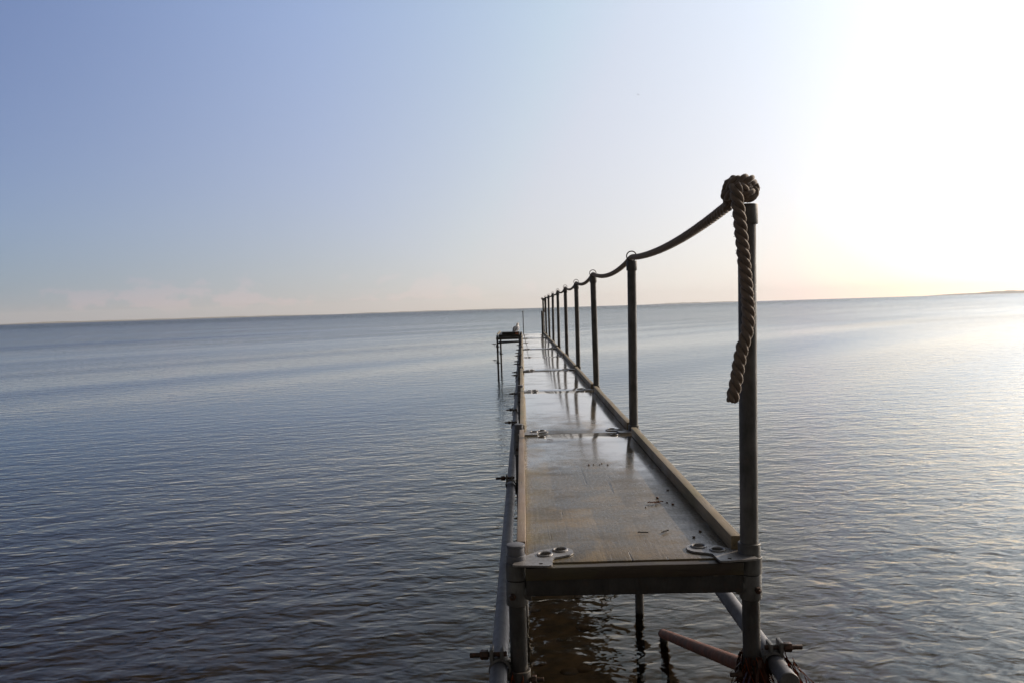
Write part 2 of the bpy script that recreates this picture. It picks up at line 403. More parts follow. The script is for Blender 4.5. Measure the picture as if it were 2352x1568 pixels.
tag(sheet('seabed', m, bed_z, [1, 2, 3, 4, 5, 6, 8, 10, 14, 20, 30, 60, 200, 3000, 13500], 160), kind='structure')

def coast(name, az0, az1, dist, h0, h1, seed, m):
    """a low far shore: a long hill with slopes on both sides"""
    bm = BM(); n = 80; rows = []
    for i in range(n+1):
        k = i/n; a = R(az0 + (az1-az0)*k); env = min(1, k*5)*min(1, (1-k)*5)
        h = env*(h0 + (h1-h0)*k)*(.75 + .5*noise.noise(Vector((i*.12, seed, 0))) + .18*noise.noise(Vector((i*.6, seed, 3))))
        row = []
        for dd, hh in ((0, 0), (250, .55), (700, 1), (1400, .85), (2600, 0)):
            q = dist + dd; row.append(bm.verts.new((q*math.sin(a), q*math.cos(a), WATER - 1.0 + max(0, h)*hh)))
        rows.append(row)
    for a, b in zip(rows, rows[1:]):
        for j in range(4): bm.faces.new((a[j], b[j], b[j+1], a[j+1]))
    return tag(obj(name, bm, m), kind='structure')
m, t = mat('far_land')
principled(t, **{'Base Color': t.mix(t.noise(t.P, .004, 4), (.13, .14, .12), (.20, .185, .15)), 'Roughness': .9})
coast('hills', -36, -12, 9500, 19, 16, 1, m)
coast('hills', -13, 1.5, 10000, 15, 10, 2, m)
coast('hills', 8.5, 15.5, 10000, 17, 13, 3, m)
coast('hills', 25.5, 48, 9500, 32, 85, 5, m)

# ------------------------------------------------------------------ the jetty
YS = [2.24, 4.53, 6.84, 9.16, 11.60, 14.0, 16.5, 19.05, 21.2, 22.5]       # support frames
XL, XR = -.037, .602                                                     # leg axes
ORD = ['nearest', 'second', 'third', 'fourth', 'fifth', 'sixth', 'seventh', 'eighth', 'ninth', 'last']

# --- deck sections
def corner_plate(mirror=False, thick=.005):
    """flat lug plate with two raised eyes, left one as seen from the shore; local x from the deck's left edge"""
    outline = [(-.047, -.038), (.060, -.051), (.064, .022), (.112, .046), (.124, .068), (.121, .098), (.104, .118), (.080, .122), (.030, .097), (.006, .066), (-.012, .046), (-.04, -.005)]
    holes = [((.043, .052), .0165), ((.087, .091), .0165), ((.030, -.030), .006)]
    if mirror: outline = [(.565-x, y) for x, y in outline]; holes = [((.565-x, y), r_) for (x, y), r_ in holes]
    bm = BM(); es = []
    def loop(pts):
        vs = [bm.verts.new((x, y, 0)) for x, y in pts]
        return [bm.edges.new((vs[i], vs[(i+1) % len(vs)])) for i in range(len(vs))]
    # round the outline a little
    o2 = []
    for i, p in enumerate(outline):
        a, b = Vector(outline[i-1]), Vector(outline[(i+1) % len(outline)]); p = Vector(p)
        for tt in (-.3, -.12, .12, .3): 
            q = a if tt < 0 else b
            o2.append(p + (q-p)*abs(tt)*.6 if abs(tt) > .2 else p.lerp(q, .07) * .97 + ((a+b)/2)*.03)
    es += loop(o2)
    for (hx, hy), rr in holes: es += loop([(hx+rr*math.cos(2*math.pi*k/20), hy+rr*math.sin(2*math.pi*k/20)) for k in range(20)])
    bmesh.ops.triangle_fill(bm, use_beauty=True, use_dissolve=False, edges=es)
    for fc in bm.faces:
        if fc.normal.z < 0: fc.normal_flip()
    ex = bmesh.ops.extrude_face_region(bm, geom=bm.faces[:])
    for v in [g_ for g_ in ex['geom'] if isinstance(g_, bmesh.types.BMVert)]: v.co.z += thick
    bmesh.ops.recalc_face_normals(bm, faces=bm.faces[:])
    for (hx, hy), rr in holes[:2]: torus(bm, (hx, hy, thick+.001), (0, 0, 1), rr+.003, .0034, 28, 8)
    return bm

labels_dk = ['nearest wet plywood deck section, scuffed brown with pebbles and leaf bits on it',
 'second deck section from the camera, shiny with the reflection of the third rail post',
 'third deck section from the camera, rusty stain along its left edge and near seam',
 'fourth deck section from the camera, wet and pale with post reflections at right',
 'fifth deck section from the camera, between the fifth and sixth rail posts',
 'sixth deck section from the camera, thin bright strip between two dark seams',
 'seventh deck section from the camera, thin bright wet strip well down the jetty',
 'eighth deck section from the camera, the one just before the side platform',
 'last deck section at the seaward end, right of the standing gull']
plate_me = {}
for k in range(9):
    y0, y1 = YS[k] - .018, YS[k+1] - .030; L = y1-y0
    g = thing('deck_section', labels_dk[k], 'walkway deck', (0, y0, 0), 0, 'plywood deck sections of the jetty')
    g.rotation_euler = (R([0, .12, -.10, .14, -.08, .1, -.12, .08, 0][k]), R([0, .25, -.2, .1, .3, -.2, .2, 0, .1][k]), 0)
    off = [0, .003, -.003, .002, 0, .003, .002, 0, 0][k]
    bm = BM(); box(bm, (-.008+off, 0, -.012), (.575+off, L, 0), .0025, 10, .0012, 1, k); obj('panel', bm, DECK, g)
    bm = BM(); box(bm, (-.034+off, .052, -.006), (-.0085+off, L-.10+.0*k, .045), .003, 12, .0016, 1, k+20); obj('kerb', bm, KERB_R if k == 0 else KERB, g)
    bm = BM(); box(bm, (.5585+off, .052, .0015), (.588+off, L-.13, .045), .003, 12, .0016, 1, k+40); obj('kerb', bm, KERB, g)
    dz = 0 if k == 0 else .014
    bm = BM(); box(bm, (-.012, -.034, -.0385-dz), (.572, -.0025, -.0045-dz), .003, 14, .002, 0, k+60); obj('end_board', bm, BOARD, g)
    for mi in (False, True):
        if mi not in plate_me:
            pl = obj('corner_plate', corner_plate(mi), PLATE, g, loc=(0, 0, .0012)); plate_me[mi] = pl.data
        else:
            pl = bpy.data.objects.new('corner_plate', plate_me[mi]); C.objects.link(pl); pl.parent = g; pl.location = (off, 0, .0012)
        pl.rotation_euler = (R(-.4), 0, 0)
    # the far end of each section has two round lifting eyes let into the deck
    if k < 6:
        for x in (.085, .475):
            bm = BM(); torus(bm, (x, L-.075, .0012), (0, 0, 1), .019, .0022, 24, 8); obj('lifting_eye', bm, PLATE, g)

# --- support frames
labels_fr = ['nearest steel support frame, crossbeam and two legs facing the camera',
 'second support frame from the camera, its right leg seen below the deck in the water',
 'third support frame from the camera, capped stub beside the left kerb', 'fourth support frame from the camera, under the seam past the third rail post',
 'fifth support frame from the camera, small dark stub left of the deck', 'sixth support frame from the camera under the far deck',
 'seventh support frame from the camera under the far deck', 'eighth support frame from the camera, last before the side platform',
 'ninth support frame from the camera, beside the side platform', 'support frame at the seaward tip of the jetty']
def make_frame():
    g = thing('support_frame', 'x', 'support frame', (0, 0, 0), 0, 'steel support frames of the jetty')
    for x, right in ((XL, 0), (XR, 1)):
        bm = BM(); tube(bm, [(x, 0, -2.2), (x, 0, -.9), (x, 0, -.118)], .0238, 28); obj('leg', bm, GALV_D, g)
        bm = BM(); rod(bm, (x, 0, -.119), (x, 0, -.050), .0300, 32, .003)
        sx = 1 if right else -1
        rod(bm, (x - sx*.012, 0, -.083), (x - sx*.04, 0, -.083), .024, 20, .002)    # branch socket of the tee
        obj('tee_fitting', bm, GALV, g)
        bm = BM(); ring_band(bm, (x, 0, -.025), (0, 0, 1), .0318 if right else .0292, .0235, .046); obj('collar', bm, GALV, g)
        bm = BM(); hexnut(bm, (x + sx*.012, -.032, -.088), (0, 1, 0), .0095, .012); rod(bm, (x + sx*.012, -.032, -.088), (x + sx*.012, -.043, -.088), .0048, 12, .001); obj('bolt', bm, IRON, g)
    bm = BM(); box(bm, (XL+.026, -.026, -.0895), (XR-.026, .020, -.0425), .003, 10, .0006, 0)
    for v in bm.verts: v.co.z -= .0055*(v.co.x-XL)/(XR-XL)
    obj('crossbeam', bm, GALV_D, g)
    bm = BM(); rod(bm, (XL, 0, -.002), (XL, 0, .019), .0268, 32, .002); rod(bm, (XL, 0, .018), (XL, 0, .040), .0238, 32, .002)
    rod(bm, (XL, 0, .0385), (XL, 0, .0475), .0252, 32, .0025); obj('leg_cap', bm, GALV_L, g)
    return g
fr0 = make_frame()
for k, y in enumerate(YS):
    fr = fr0 if k == 0 else copy_tree(fr0)
    fr.location = ((k % 3 - 1)*.004 if k else 0, y, 0 if k == 0 else .010); fr['label'] = labels_fr[k]

# --- handrail posts
POST_TOP = [(.612, .950), (.606, .930), (.594, .936), (.608, .938), (.615, .946), (.613, .948), (.622, .947), (.620, .947), (.610, .940), (.580, .940)]
POST_BASE = [.600, .594, .598, .606, .614, .611, .612, .618, .612, .588]
labels_po = ['nearest tall steel rail post, thick and dark, rope knot and hanging rope at its top',
 'second rail post from the camera, with a ring on top holding the rope',
 'third rail post from the camera, mirrored in the wet deck', 'fourth rail post from the camera, carrying the sagging rope',
 'fifth rail post from the camera, carrying the sagging rope', 'sixth rail post from the camera', 'seventh rail post from the camera',
 'eighth rail post from the camera, third from the sea end', 'ninth rail post from the camera, second from the sea end',
 'rail post at the far end of the jetty where the rope stops']
def make_post():
    g = thing('rail_post', 'x', 'rail post', (0, 0, 0), 0, 'steel posts carrying the rope rail')
    bm = BM(); tube(bm, [(0, 0, -.04), (0, 0, .45), (0, 0, .92)], .0241, 32); obj('pipe', bm, POST, g)
    bm = BM(); rod(bm, (0, 0, .905-.008), (0, 0, .950), .0292, 32, .0022); obj('cap', bm, POST, g)
    bm = BM(); ring_band(bm, (0, 0, .018), (0, 0, 1), .0300, .0236, .034); obj('base_collar', bm, GALV, g)
    return g
RINGC = {}
po0 = make_post()
for k in range(10):
    p = po0 if k == 0 else copy_tree(po0)
    x0, (x1, z1) = POST_BASE[k], POST_TOP[k]; y = YS[k]
    p.location = (x0, y, 0); s = z1/.950; p.scale = (1, 1, s)
    p.rotation_euler = (0, math.atan((x1-x0)/z1), 0)
    p['label'] = labels_po[k]
    if 0 < k < 9:
        bm = BM(); torus(bm, (0, 0, .026), (.15, 1, .05), .0265, .0032, 40, 8); rod(bm, (0, 0, -.004), (0, 0, .003), .006, 12, .001)
        q = obj('rope_ring', bm, IRON, p, loc=(0, 0, .950)); q.scale = (1, 1, 1/s)
    RINGC[k] = Vector((x1, y, z1))

# --- rope rail
def smooth_path(pts, step=.004):
    """Catmull-Rom through the points, resampled evenly"""
    P = [Vector(p) for p in pts]; P = [P[0]*2-P[1]] + P + [P[-1]*2-P[-2]]; out = []
    for i in range(1, len(P)-2):
        a, b, c_, d = P[i-1:i+3]; n = max(6, int((c_-b).length/.002))
        n = min(n, 400)
        for j in range(n):
            s = j/n; out.append(.5*((2*b) + (c_-a)*s + (2*a-5*b+4*c_-d)*s*s + (3*b-a-3*c_+d)*s**3))
    out.append(P[-2]); res = [out[0]]; acc = 0
    for p, q in zip(out, out[1:]):
        acc += (q-p).length
        if acc >= step: res.append(q); acc = 0
    return res
def laid_rope(bm, pts, R0=.0152, pitch=.070, step=.005, seg=10, phase=0.0, fuzz=0, fl=.006, taper=False):
    path = smooth_path(pts, step); n = len(path); x = None; s = 0; strands = [[], [], []]; rng_ = random.Random(7)
    rs = R0*.47; ro = R0*.575
    for i, p in enumerate(path):
        d = (path[min(i+1, n-1)] - path[max(i-1, 0)]).normalized()
        if x is None: x, y = frame_of(d)
        else:
            s += (p-path[i-1]).length; x = (x - d*x.dot(d)).normalized(); y = d.cross(x).normalized()
        for q in range(3):
            a = phase + 2*math.pi*(q/3) - 2*math.pi*s/pitch
            rd = x*math.cos(a) + y*math.sin(a)
            strands[q].append(p + rd*ro)
            for _ in range(fuzz if rng_.random() < .9 else 0):
                if rng_.random() > .35: continue
                b = p + rd*(R0*1.0) + d*rng_.uniform(-.003, .003)
                dv = (rd + Vector([rng_.uniform(-.8, .8) for _ in range(3)])).normalized()*rng_.uniform(.3, 1)*fl
                e = dv.cross(d).normalized()*.00022
                v = [bm.verts.new(b-e), bm.verts.new(b+e), bm.verts.new(b+dv*.6+e*.6+d*.0006), bm.verts.new(b+dv+d*rng_.uniform(-.002, .002))]
                try: bm.faces.new(v[:3]); bm.faces.new((v[0], v[2], v[3]))
                except Exception: pass
    for q in range(3):
        rr = [rs*(1+.06*noise.noise(Vector((i*.13, q*9, phase)))) for i in range(n)]
        if taper: rr[-1] *= .55; rr[-2] *= .85; 
        tube(bm, strands[q], rr, seg)
rope = thing('rope_rail', 'long grey laid rope running through rings on the posts, knotted at the nearest one', 'rope', (.60, 2.2, .95))
o_ = Vector((.60, 2.2, .95))
K = Vector((.587, 2.206, .985))       # knot centre
pts = [K + Vector((-.022, .03, -.035))]
def span(a, b, sag, n=9, wob=0.0):
    out = []
    for i in range(1, n+1):
        k = i/n; p = a.lerp(b, k); p.z -= sag*4*k*(1-k); p.x += wob*math.sin(math.pi*k); out.append(p)
    return out
a = pts[0]
sags = [.030, .050, .045, .05, .05, .045, .04, .03, .02]
for k in range(1, 10):
    b = RINGC[k] + Vector((0, 0, .018 if k < 9 else .004))
    pts += span(a, b, sags[k-1], 9 if k < 4 else 6, .004); a = b
near = [p for p in pts if p.y < 9.5]; farp = [p for p in pts if p.y > 9.0]
bm = BM(); laid_rope(bm, [p-o_ for p in near], .0150, .11, .006, 8, fuzz=1, fl=.004); laid_rope(bm, [p-o_ for p in farp], .0142, .066, .012, 6)
obj('rope_span', bm, ROPE, rope)
# loose end at the far post
bm = BM(); e_ = RINGC[9]; laid_rope(bm, [Vector(p)-o_ for p in [e_+Vector((0, .0, .006)), e_+Vector((-.03, -.02, .02)), e_+Vector((-.035, -.03, -.02)), e_+Vector((.03, -.035, -.03)), e_+Vector((.045, -.03, -.2)), e_+Vector((.03, -.03, -.38))]], .013, .06, .01, 6); obj('far_tail', bm, ROPE, rope)
# knot: two and a half turns thrown over each other, tail leaving at the front
kx = [(-.022, .030, -.035), (-.030, .024, -.012), (-.034, .004, .004), (-.030, -.020, .012), (-.004, -.030, .022), (.022, -.018, .022), (.030, .008, .014),
      (.016, .026, .000), (-.012, .028, -.006), (-.034, .014, -.012), (-.036, -.012, -.014), (-.012, -.028, -.006), (.016, -.024, -.014), (.034, -.004, -.014), (.030, .018, -.002),
      (.008, .020, .020), (-.012, .008, .027), (-.020, -.016, .018), (-.006, -.036, .004), (.006, -.020, -.020)]
bm = BM(); kp = [K - o_ + Vector(p)*.97 for p in kx]
laid_rope(bm, kp, .0150, .072, .004, 10, fuzz=2, fl=.005)
# outer turns that give the knot its round shape
def turn(c, rx, rz, tilt, yaw, ph=0, n=14):
    M = Matrix.Rotation(yaw, 3, 'Z') @ Matrix.Rotation(tilt, 3, 'X'); out = []
    for i in range(n+1):
        a = 2*math.pi*i/n + ph; out.append(Vector(c) + M @ Vector((rx*math.cos(a), rz*math.sin(a), .010*math.sin(a*.5))))
    return out
laid_rope(bm, [K-o_+p for p in turn((.007, .002, -.004), .030, .023, R(68), R(-12))], .0150, .072, .004, 10, 1.0, fuzz=2, fl=.005)
laid_rope(bm, [K-o_+p for p in turn((-.004, -.004, .005), .029, .019, R(18), R(20))], .0148, .072, .004, 10, 2.0, fuzz=2, fl=.005)
laid_rope(bm, [K-o_+p for p in turn((.011, -.004, -.011), .021, .017, R(-40), R(60))], .0148, .072, .004, 10, .4, fuzz=2, fl=.005)
obj('knot', bm, ROPE, rope)
# hanging end
TAIL = [(.563, 2.162, .992), (.564, 2.157, .965), (.569, 2.157, .92), (.574, 2.157, .86), (.579, 2.157, .80), (.584, 2.157, .74), (.587, 2.157, .69), (.588, 2.157, .645), (.582, 2.157, .605), (.571, 2.157, .572), (.561, 2.157, .53), (.554, 2.157, .49), (.546, 2.157, .455), (.540, 2.157, .428)]
bm = BM(); laid_rope(bm, [Vector(p)-o_ for p in TAIL], .0168, .074, .004, 10, fuzz=3, fl=.0065, taper=True); obj('hanging_end', bm, ROPE, rope)

# --- long side pipes and couplers
def long_pipe(a, b, m, label, rad=.0242, cap0=True):
    a, b = Vector(a), Vector(b)
    g = thing('long_pipe', label, 'pipe', tuple(a), 0, 'horizontal pipes bolted along the jetty')
    bm = BM(); tube(bm, [Vector((0, 0, 0)), (b-a)*.5 + Vector((0, 0, -.003)), b-a], rad, 28); obj('tube', bm, m, g)
    if cap0:
        bm = BM(); d = (b-a).normalized(); rod(bm, -d*.004, d*.006, rad+.0012, 28, .0015); obj('end_plug', bm, GALV, g)
    return g
PZ, PXL, PXR = -.285, -.090, .652
long_pipe((PXL-.004, 1.75, PZ-.012), (PXL+.006, 11.0, PZ+.008), GALV_L, 'long pale pipe low along the left side of the nearest deck sections')
long_pipe((PXL-.003, 11.1, PZ), (PXL+.004, 20.2, PZ), GALV_L, 'far pipe along the left side of the jetty, behind the first long one')
long_pipe((.664, 2.115, PZ-.012), (.628, 4.9, PZ+.005), GALV_L, 'grey pipe with a plugged round end, low right of the nearest rail post')
g = thing('rusty_pipe', 'rust red pipe slanting down from the right leg into the water', 'pipe', (.655, 2.42, -.40))
bm = BM(); o2_ = Vector((.655, 2.42, -.40)); A, B = Vector((.655, 2.42, -.40)), Vector((.668, 4.16, -.985)); d = (B-A).normalized()
A2 = A - d*.08; tube(bm, [A2-o2_, A.lerp(B, .5)-o2_, B-o2_], .0235, 28); obj('tube', bm, RED, g)
bm = BM(); tube(bm, [B-o2_-d*.01, B-o2_+d*.012], [.0248, .0215], 24); tube(bm, [B-o2_-d*.03+Vector((.0, 0, -.012)), B-o2_+Vector((.012, .0, -.5))], .021, 18); obj('drowned_upright', bm, GALV_D, g)

def coupler(loc, side, label, lean=0.0, group='bolted pipe couplers'):
    """swivel coupler joining a leg (vertical) to a side pipe; side -1 left, +1 right. Origin on the leg axis"""
    g = thing('pipe_coupler', label, 'pipe clamp', loc, 0, group)
    s = side; dx = .053*s
    bm = BM(); ring_band(bm, (0, 0, -.028), (0, 0, 1), .0312, .0245, .046, 28)
    rod(bm, (s*.022, -.004, -.018), (s*.040, -.004, -.018), .016, 18, .002); obj('leg_band', bm, GALV_D, g)
    bm = BM(); ring_band(bm, (dx, .004, 0), (0, 1, 0), .0308, .0246, .044, 28)
    box(bm, (dx-.006*s-.005, -.018, .024), (dx-.006*s+.005, .024, .052), .003); box(bm, (dx+.022*s-.005, -.018, .018), (dx+.022*s+.005, .024, .056), .003); obj('pipe_band', bm, GALV, g)
    bm = BM(); rod(bm, (dx-.020*s, 0, .038), (dx+.082*s, 0, .036), .0068, 14, .0012); obj('bolt', bm, IRON, g)
    bm = BM(); hexnut(bm, (dx+.042*s, 0, .037), (1, 0, 0), .0135, .022); obj('nut', bm, IRON, g)
    bm = BM(); rod(bm, (-s*.026, -.012, -.030), (-s*.066, -.014, -.030), .0058, 14, .001); hexnut(bm, (-s*.040, -.013, -.030), (1, 0, 0), .0125, .012); obj('leg_bolt', bm, IRON, g)
    return g
cl = coupler((XL, 2.235, PZ-.008), -1, 'bolted clamp on the left leg of the nearest frame, threads sticking out left')
cr = coupler((.603, 2.235, PZ-.008), 1, 'bolted clamp with rusty nut on the right leg beside the plugged pipe end')
for k in range(1, 9):
    c_ = copy_tree(cl); c_.location = (XL + random.uniform(-.003, .003), YS[k]+random.uniform(-.03, .03), PZ + random.uniform(-.006, .008)); c_.rotation_euler.z = R(random.uniform(-5, 5))
    c_['label'] = 'dark bolted clamp on the left leg of the %s support frame from the camera' % ORD[k]
for k, (y, z, nm) in enumerate([(7.6, PZ, 'just past the third support frame'), (12.1, PZ, 'just past the fifth support frame'), (14.6, PZ, 'just past the sixth support frame'), (17.3, PZ, 'just past the seventh support frame')]):
    c_ = copy_tree(cl); c_.location = (XL, y, z+.01); c_['label'] = 'dark clamp on the left side pipe, ' + nm
# --- side platform near the sea end
g = thing('side_platform', 'dark low side platform on legs left of the jetty end, a gull on it', 'platform', (-.63, 20.4, 0))
def pl_part(nm, m, *specs):
    bm = BM()
    for s in specs:
        if s[0] == 'box': box(bm, s[1], s[2], .003, 3, .002, 1)
        else: tube(bm, s[1], s[2], 16)
    return obj(nm, bm, m, g)
for (x, y, zt) in ((0, 0, .045), (.01, 2.6, .03), (.55, .02, .03), (.55, 2.6, .02)):
    pl_part('leg', GALV_D, ('tube', [(x+.005, y, -2.2), (x, y, zt)], .0245))
pl_part('crossbeam', GALV_D, ('box', (-.03, -.02, -.055), (.58, .02, .0)))
pl_part('rail', GALV_D, ('tube', [(0, -.035, -.055+.012), (.58, -.035, -.05+.012)], .021))
pl_part('rail', GALV_D, ('tube', [(.0, 1.6, -.185), (.6, 1.0, -.16)], .024))
pl_part('rail', GALV_D, ('tube', [(.0, -.01, -.142), (.6, -.01, -.118)], .019))
pl_part('panel', DARKW, ('box', (.03, -.01, .001), (.55, 2.6, .058)))
pl_part('kerb', KERB, ('box', (-.012, -.02, .0585), (.022, 2.6, .082)))
pl_part('raised_board', DARKW, ('box', (.12, .02, .0605), (.545, .32, .118)))
for i, (dx, dy, z) in enumerate([(0, -.01, -.20), (0, -.01, -.60), (.01, 2.6, -.52)]):
    c_ = copy_tree(cl); c_.location = (-.63+dx, 20.4+dy, z); c_['group'] = 'bolted pipe couplers'
    c_['label'] = ['upper rusty clamp on the front leg of the side platform', 'lower clamp on the front leg of the side platform near the water', 'clamp halfway down the rear leg of the side platform'][i]
# thin upright with a knob, and the short thick pile beside the last rail post
g = thing('ladder_upright', 'thin upright pole with a knob on top at the left of the jetty end', 'pole', (.027, 22.4, 0))
bm = BM(); tube(bm, [(0, 0, -1.6), (0, 0, .2), (-.003, 0, .59)], .0115, 14); obj('pole', bm, GALV_D, g)
bm = BM(); tube(bm, [(-.003, 0, .578), (-.003, 0, .586), (-.003, 0, .600), (-.003, 0, .612), (-.003, 0, .618)], [.008, .019, .022, .017, .006], 14); obj('knob', bm, IRON, g)
g = thing('mooring_pile', 'short thick dark pile beside the last rail post', 'pile', (.546, 22.3, 0))
bm = BM(); tube(bm, [(0, 0, -2), (0, 0, .0), (-.004, 0, .58), (-.005, 0, .60), (-.005, 0, .606)], [.032, .031, .030, .027, .012], 18); obj('trunk', bm, DARKW, g)
bm = BM(); ring_band(bm, (-.004, 0, .50), (0, 0, 1), .033, .029, .03, 18); obj('band', bm, IRON, g)

# --- gull standing on the side platform, back to the camera
def loft(bm, secs, seg=16):
    """secs: centre, half width (x), half height, direction tilt in the yz plane"""
    rows = []
    for c_, wx, hz, tl in secs:
        up = Vector((0, -math.sin(tl), math.cos(tl)))
        rows.append([bm.verts.new(Vector(c_) + Vector((1, 0, 0))*wx*math.cos(a) + up*hz*math.sin(a)) for a in [2*math.pi*k/seg for k in range(seg)]])
    for a, b in zip(rows, rows[1:]):
        for k in range(seg): bm.faces.new((a[k], a[(k+1) % seg], b[(k+1) % seg], b[k]))
    bm.faces.new(rows[0][::-1]); bm.faces.new(rows[-1]); bmesh.ops.recalc_face_normals(bm, faces=bm.faces[:])
g = thing('gull', 'pale grey and white gull standing upright on the side platform, back to the camera', 'bird', (-.148, 20.345, .059), R(-28))
g.scale = (.9, .9, .9)
bm = BM()   # local +y is the way the bird faces; body pitched up about 45 degrees
loft(bm, [((0, -.150, .075), .012, .006, R(55)), ((0, -.128, .090), .032, .012, R(52)), ((0, -.092, .112), .050, .034, R(48)), ((0, -.045, .135), .072, .060, R(44)), ((0, .000, .160), .078, .070, R(42)),
          ((0, .035, .188), .068, .064, R(45)), ((0, .052, .218), .048, .048, R(62)), ((0, .056, .244), .034, .036, R(80)), ((0, .060, .266), .029, .032, R(70)), ((0, .070, .284), .026, .028, R(40)), ((0, .085, .293), .020, .020, R(5)), ((0, .103, .290), .009, .009, 0), ((0, .108, .289), .004, .004, 0)])
bd = obj('body', bm, G_WHITE, g)
for s in (-1, 1):
    bm = BM(); loft(bm, [((s*.006, -.205, .062), .006, .004, R(55)), ((s*.026, -.150, .098), .020, .010, R(50)), ((s*.046, -.090, .130), .026, .034, R(46)), ((s*.060, -.035, .158), .024, .052, R(44)), ((s*.060, .010, .186), .020, .046, R(42)), ((s*.050, .035, .205), .010, .024, R(45))], 12)
    obj('wing', bm, G_GREY, g)
    bm = BM(); tube(bm, [(s*.022, .0, .105), (s*.022, -.006, .055), (s*.022, .002, .004)], [.006, .0042, .0042], 8)
    for a in (-.5, 0, .5): tube(bm, [(s*.022, 0, .004), (s*.022+.035*math.sin(a), .036*math.cos(a), .003)], [.004, .002], 6)
    obj('leg', bm, G_ORANGE, g)
    bm = BM(); bmesh.ops.create_uvsphere(bm, u_segments=8, v_segments=6, radius=.0035, matrix=Matrix.Translation((s*.0225, .082, .296))); obj('eye', bm, G_DARK, g)
bm = BM(); tube(bm, [(0, .104, .290), (0, .130, .286), (0, .148, .277)], [.0075, .0055, .002], 10); obj('beak', bm, G_ORANGE, g)

# --- flying bird, tiny, high right of centre
g = thing('flying_bird', 'tiny gull in flight high in the sky', 'bird', (32.4, 220.9, .69+55.4), R(60))
bm = BM(); loft(bm, [((0, -.20, 0), .02, .008, 0), ((0, -.10, 0), .045, .04, 0), ((0, .04, .0), .06, .055, 0), ((0, .15, .01), .04, .04, 0), ((0, .21, .015), .028, .028, 0), ((0, .27, .01), .006, .006, 0)], 10); obj('body', bm, G_GREY, g)
for s in (-1, 1):
    bm = BM(); loft(bm, [((s*.03, 0, .01), .02, .09, R(85)), ((s*.22, .03, .07), .02, .08, R(85)), ((s*.45, -.02, .06), .02, .055, R(85)), ((s*.62, -.10, .02), .01, .015, R(85))], 8); obj('wing', bm, G_GREY, g)

# --- weed hanging on the couplers and pipe ends
def weed(name, c0, rx, ry, zt, zb, n, m1, label, seed, out=0.0):
    rg = random.Random(seed); bm = BM(); bm2 = BM()
    for i in range(n):
        a = rg.uniform(0, 2*math.pi); p = Vector((c0[0] + rx*math.cos(a)*rg.uniform(.7, 1.1), c0[1] + ry*math.sin(a)*rg.uniform(.7, 1.1), rg.uniform(zt-.06, zt)))
        L_ = rg.uniform(.05, max(.06, p.z-zb)); q = p.copy(); w_ = rg.uniform(.0012, .0045); prev = None; k = 0; d = Vector((rg.uniform(-.4, .4)+out, rg.uniform(-.4, .2), -1)).normalized()
        b_ = bm if rg.random() < .75 else bm2; nseg = 9; side = Vector((math.cos(a+1.2), math.sin(a+1.2), rg.uniform(-.5, .5))).normalized()
        for k in range(nseg+1):
            ww = w_*(1 - .75*(k/nseg)**2)*(1+.35*math.sin(k*1.7+i)); pr = (b_.verts.new(q-side*ww), b_.verts.new(q+side*ww))
            if prev: b_.faces.new((prev[0], prev[1], pr[1], pr[0]))
            prev = pr; d = (d + Vector((rg.uniform(-.3, .3), rg.uniform(-.3, .3), -.12))).normalized(); side = (side + Vector((rg.uniform(-.35, .35), rg.uniform(-.35, .35), rg.uniform(-.3, .3)))).normalized(); q = q + d*L_/nseg
    g = thing(name, label, 'seaweed', tuple(c0)); g['kind'] = 'stuff'
    for b_, mm, nm in ((bm, m1, 'fronds'), (bm2, WEED_O, 'bright_fronds')):
        bmesh.ops.translate(b_, verts=b_.verts[:], vec=-Vector(c0)); bmesh.ops.solidify(b_, geom=b_.faces[:], thickness=.0006); obj(nm, b_, mm, g)
    return g
weed('seaweed', (.605, 2.235, -.30), .040, .042, -.265, -.50, 190, WEED, 'dark and orange seaweed wrapped round the right leg clamp', 3)
weed('seaweed', (.682, 2.20, -.30), .022, .05, -.27, -.46, 80, WEED, 'wet reddish seaweed hanging off the outer side of the plugged pipe', 5, .5)
weed('seaweed', (-.062, 2.21, -.29), .035, .03, -.275, -.44, 26, WEED, 'a few thin weed strands hanging from the left leg clamp', 9)

# --- litter on the nearest deck section
def blob(r_, m, seed, flat=.7):
    bm = BM(); bmesh.ops.create_icosphere(bm, subdivisions=2, radius=1)
    for v in bm.verts: v.co *= 1 + .45*noise.noise(v.co*1.3 + Vector((seed, 0, 0))); v.co = Vector((v.co.x*r_, v.co.y*r_, v.co.z*r_*flat))
    return bm
peb = [(.463, 2.93, .0055, 1), (.485, 2.86, .0035, 0), (.521, 3.05, .0045, 0), (.500, 2.83, .0050, 1), (.402, 2.80, .003, 0), (.5175, 2.48, .005, 0), (.487, 2.42, .0045, 0), (.271, 3.58, .0045, 1), (.292, 3.59, .0035, 0), (.318, 3.585, .0035, 0), (.330, 3.61, .003, 1), (.352, 3.575, .004, 0)]
plb = ['larger brown pebble just above the leaf scraps on the right of the near deck', 'small pebble beside the leaf scraps on the near deck', 'brown crumb farthest up the right part of the near deck', 'round dark pebble right of the leaf scraps', 'tiny crumb left of the leaf scraps', 'dark pebble close to the right kerb near the corner plate', 'black pebble just behind the right corner plate eyes',
       'leftmost pebble of a loose row across the near deck', 'second pebble from the left in the loose row on the deck', 'third pebble from the left in the loose row on the deck', 'fourth pebble from the left in the loose row on the deck', 'rightmost pebble of the loose row across the near deck']
for i, (x, y, r_, kd) in enumerate(peb):
    tag(obj('pebble', blob(r_, None, i*3.3), PEB if kd == 0 else LEAF, loc=(x, y, r_*.5)), plb[i], 'pebble', 'pebbles and crumbs on the near deck')
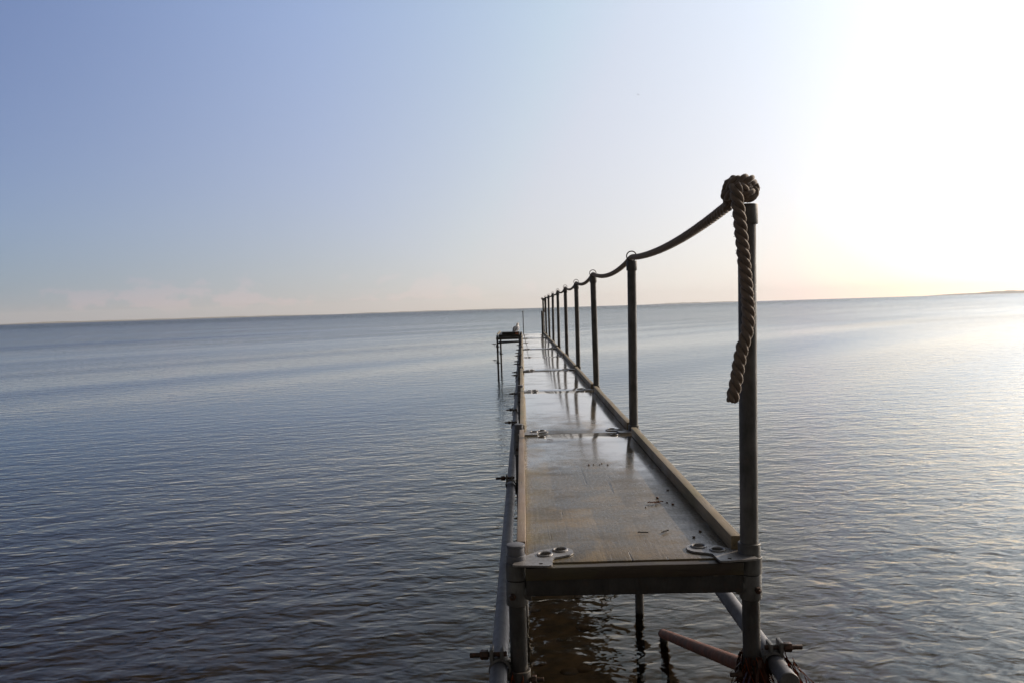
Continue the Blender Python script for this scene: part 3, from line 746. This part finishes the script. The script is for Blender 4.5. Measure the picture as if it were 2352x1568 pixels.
def leaf(loc, w_, l_, rot, seed, m, label):
    bm = BM(); rows = []; n = 9
    for i in range(n):
        k = i/(n-1); hw = w_*math.sin(math.pi*min(1, k*.96+.02))**.8*(1+.25*math.sin(k*23+seed)); z = .002+.006*abs(noise.noise(Vector((k*3, seed, 0))))
        rows.append([bm.verts.new((-hw, l_*(k-.5), z+.004*k)), bm.verts.new((0, l_*(k-.5), z)), bm.verts.new((hw*.9, l_*(k-.5), z+.003))])
    for a, b in zip(rows, rows[1:]):
        for j in range(2): bm.faces.new((a[j], a[j+1], b[j+1], b[j]))
    bmesh.ops.solidify(bm, geom=bm.faces[:], thickness=.0006)
    o = obj('leaf_scrap', bm, m, loc=loc); o.rotation_euler.z = rot; tag(o, label, 'leaf', 'leaf scraps on the near deck'); return o
leaf((.437, 2.845, .001), .010, .045, R(75), 1, LEAF, 'reddish curled leaf scrap among pebbles on the right of the deck')
leaf((.458, 2.86, .001), .006, .032, R(110), 4, LEAF, 'smaller leaf scrap touching the reddish curled one')
leaf((.412, 2.48, .001), .006, .035, R(-50), 7, DARKW, 'dark feather-like scrap in front of the pebbles, near the right corner plate')
leaf((.345, 2.475, .001), .0025, .032, R(88), 9, DARKW, 'thin black sliver lying crosswise in the middle of the near deck')
leaf((.125, 4.28, .001), .005, .030, R(80), 2, LEAF, 'pale brown leaf scrap near the second seam on the left')

# --- stones under the shallow water, lower left
rg = random.Random(4); bm = BM()
for i in range(420):
    y = rg.uniform(2.6, 8.5); x = rg.uniform(-.66*y-.2, .66*y+.2); r_ = rg.uniform(.02, .06)*(1.3 if rg.random() < .1 else 1)
    s0 = len(bm.verts); ret = bmesh.ops.create_icosphere(bm, subdivisions=2, radius=r_); z = bed_z(x, y)
    for v in ret['verts']:
        v.co *= 1+.3*noise.noise(v.co*18+Vector((i, 0, 0))); v.co = Vector((v.co.x*1.2, v.co.y, v.co.z*.55)) + Vector((x, y, z))
m, t = mat('submerged_stone')
principled(t, **{'Base Color': t.mix(t.noise(t.P, 3.5, 3, .6), (.07, .05, .035), (.30, .22, .14)), 'Roughness': .75})
tag(obj('seabed_stones', bm, m), 'loose dark stones on the bed under the shallow water', 'stones', kind='stuff')
for i, (x, y, r_, lb) in enumerate([(-2.02, 3.62, .050, 'pale ochre stone under water at the lower left'), (-1.80, 3.98, .035, 'smaller pale stone under water, right of the ochre one'), (-2.3, 3.62, .03, 'orange brown stone under water in the lower left corner')]):
    tag(obj('stone', blob(r_*1.3, None, i*5+2, .6), plain('pale_stone', (.34, .27, .13) if i < 2 else (.36, .19, .06), .6, 0, .7, 14), loc=(x, y, bed_z(x, y)+.02)), lb, 'stone', 'pale stones on the seabed')

# ------------------------------------------------------------------ haze over the sea
m, t = mat('sea_haze')
vp = t.n('ShaderNodeVolumePrincipled'); vp.inputs['Color'].default_value = (.86, .84, .84, 1); vp.inputs['Density'].default_value = 5.5e-5; vp.inputs['Anisotropy'].default_value = .2
t.L.new(vp.outputs[0], t.out.inputs['Volume'])
USE_HAZE = True
if USE_HAZE:
    bm = BM(); box(bm, (-14000, -14000, -560), (14000, 14000, 180), 0)
    hz = obj('haze', bm, m, smooth=False); tag(hz, 'thin sea haze', 'haze', kind='stuff')
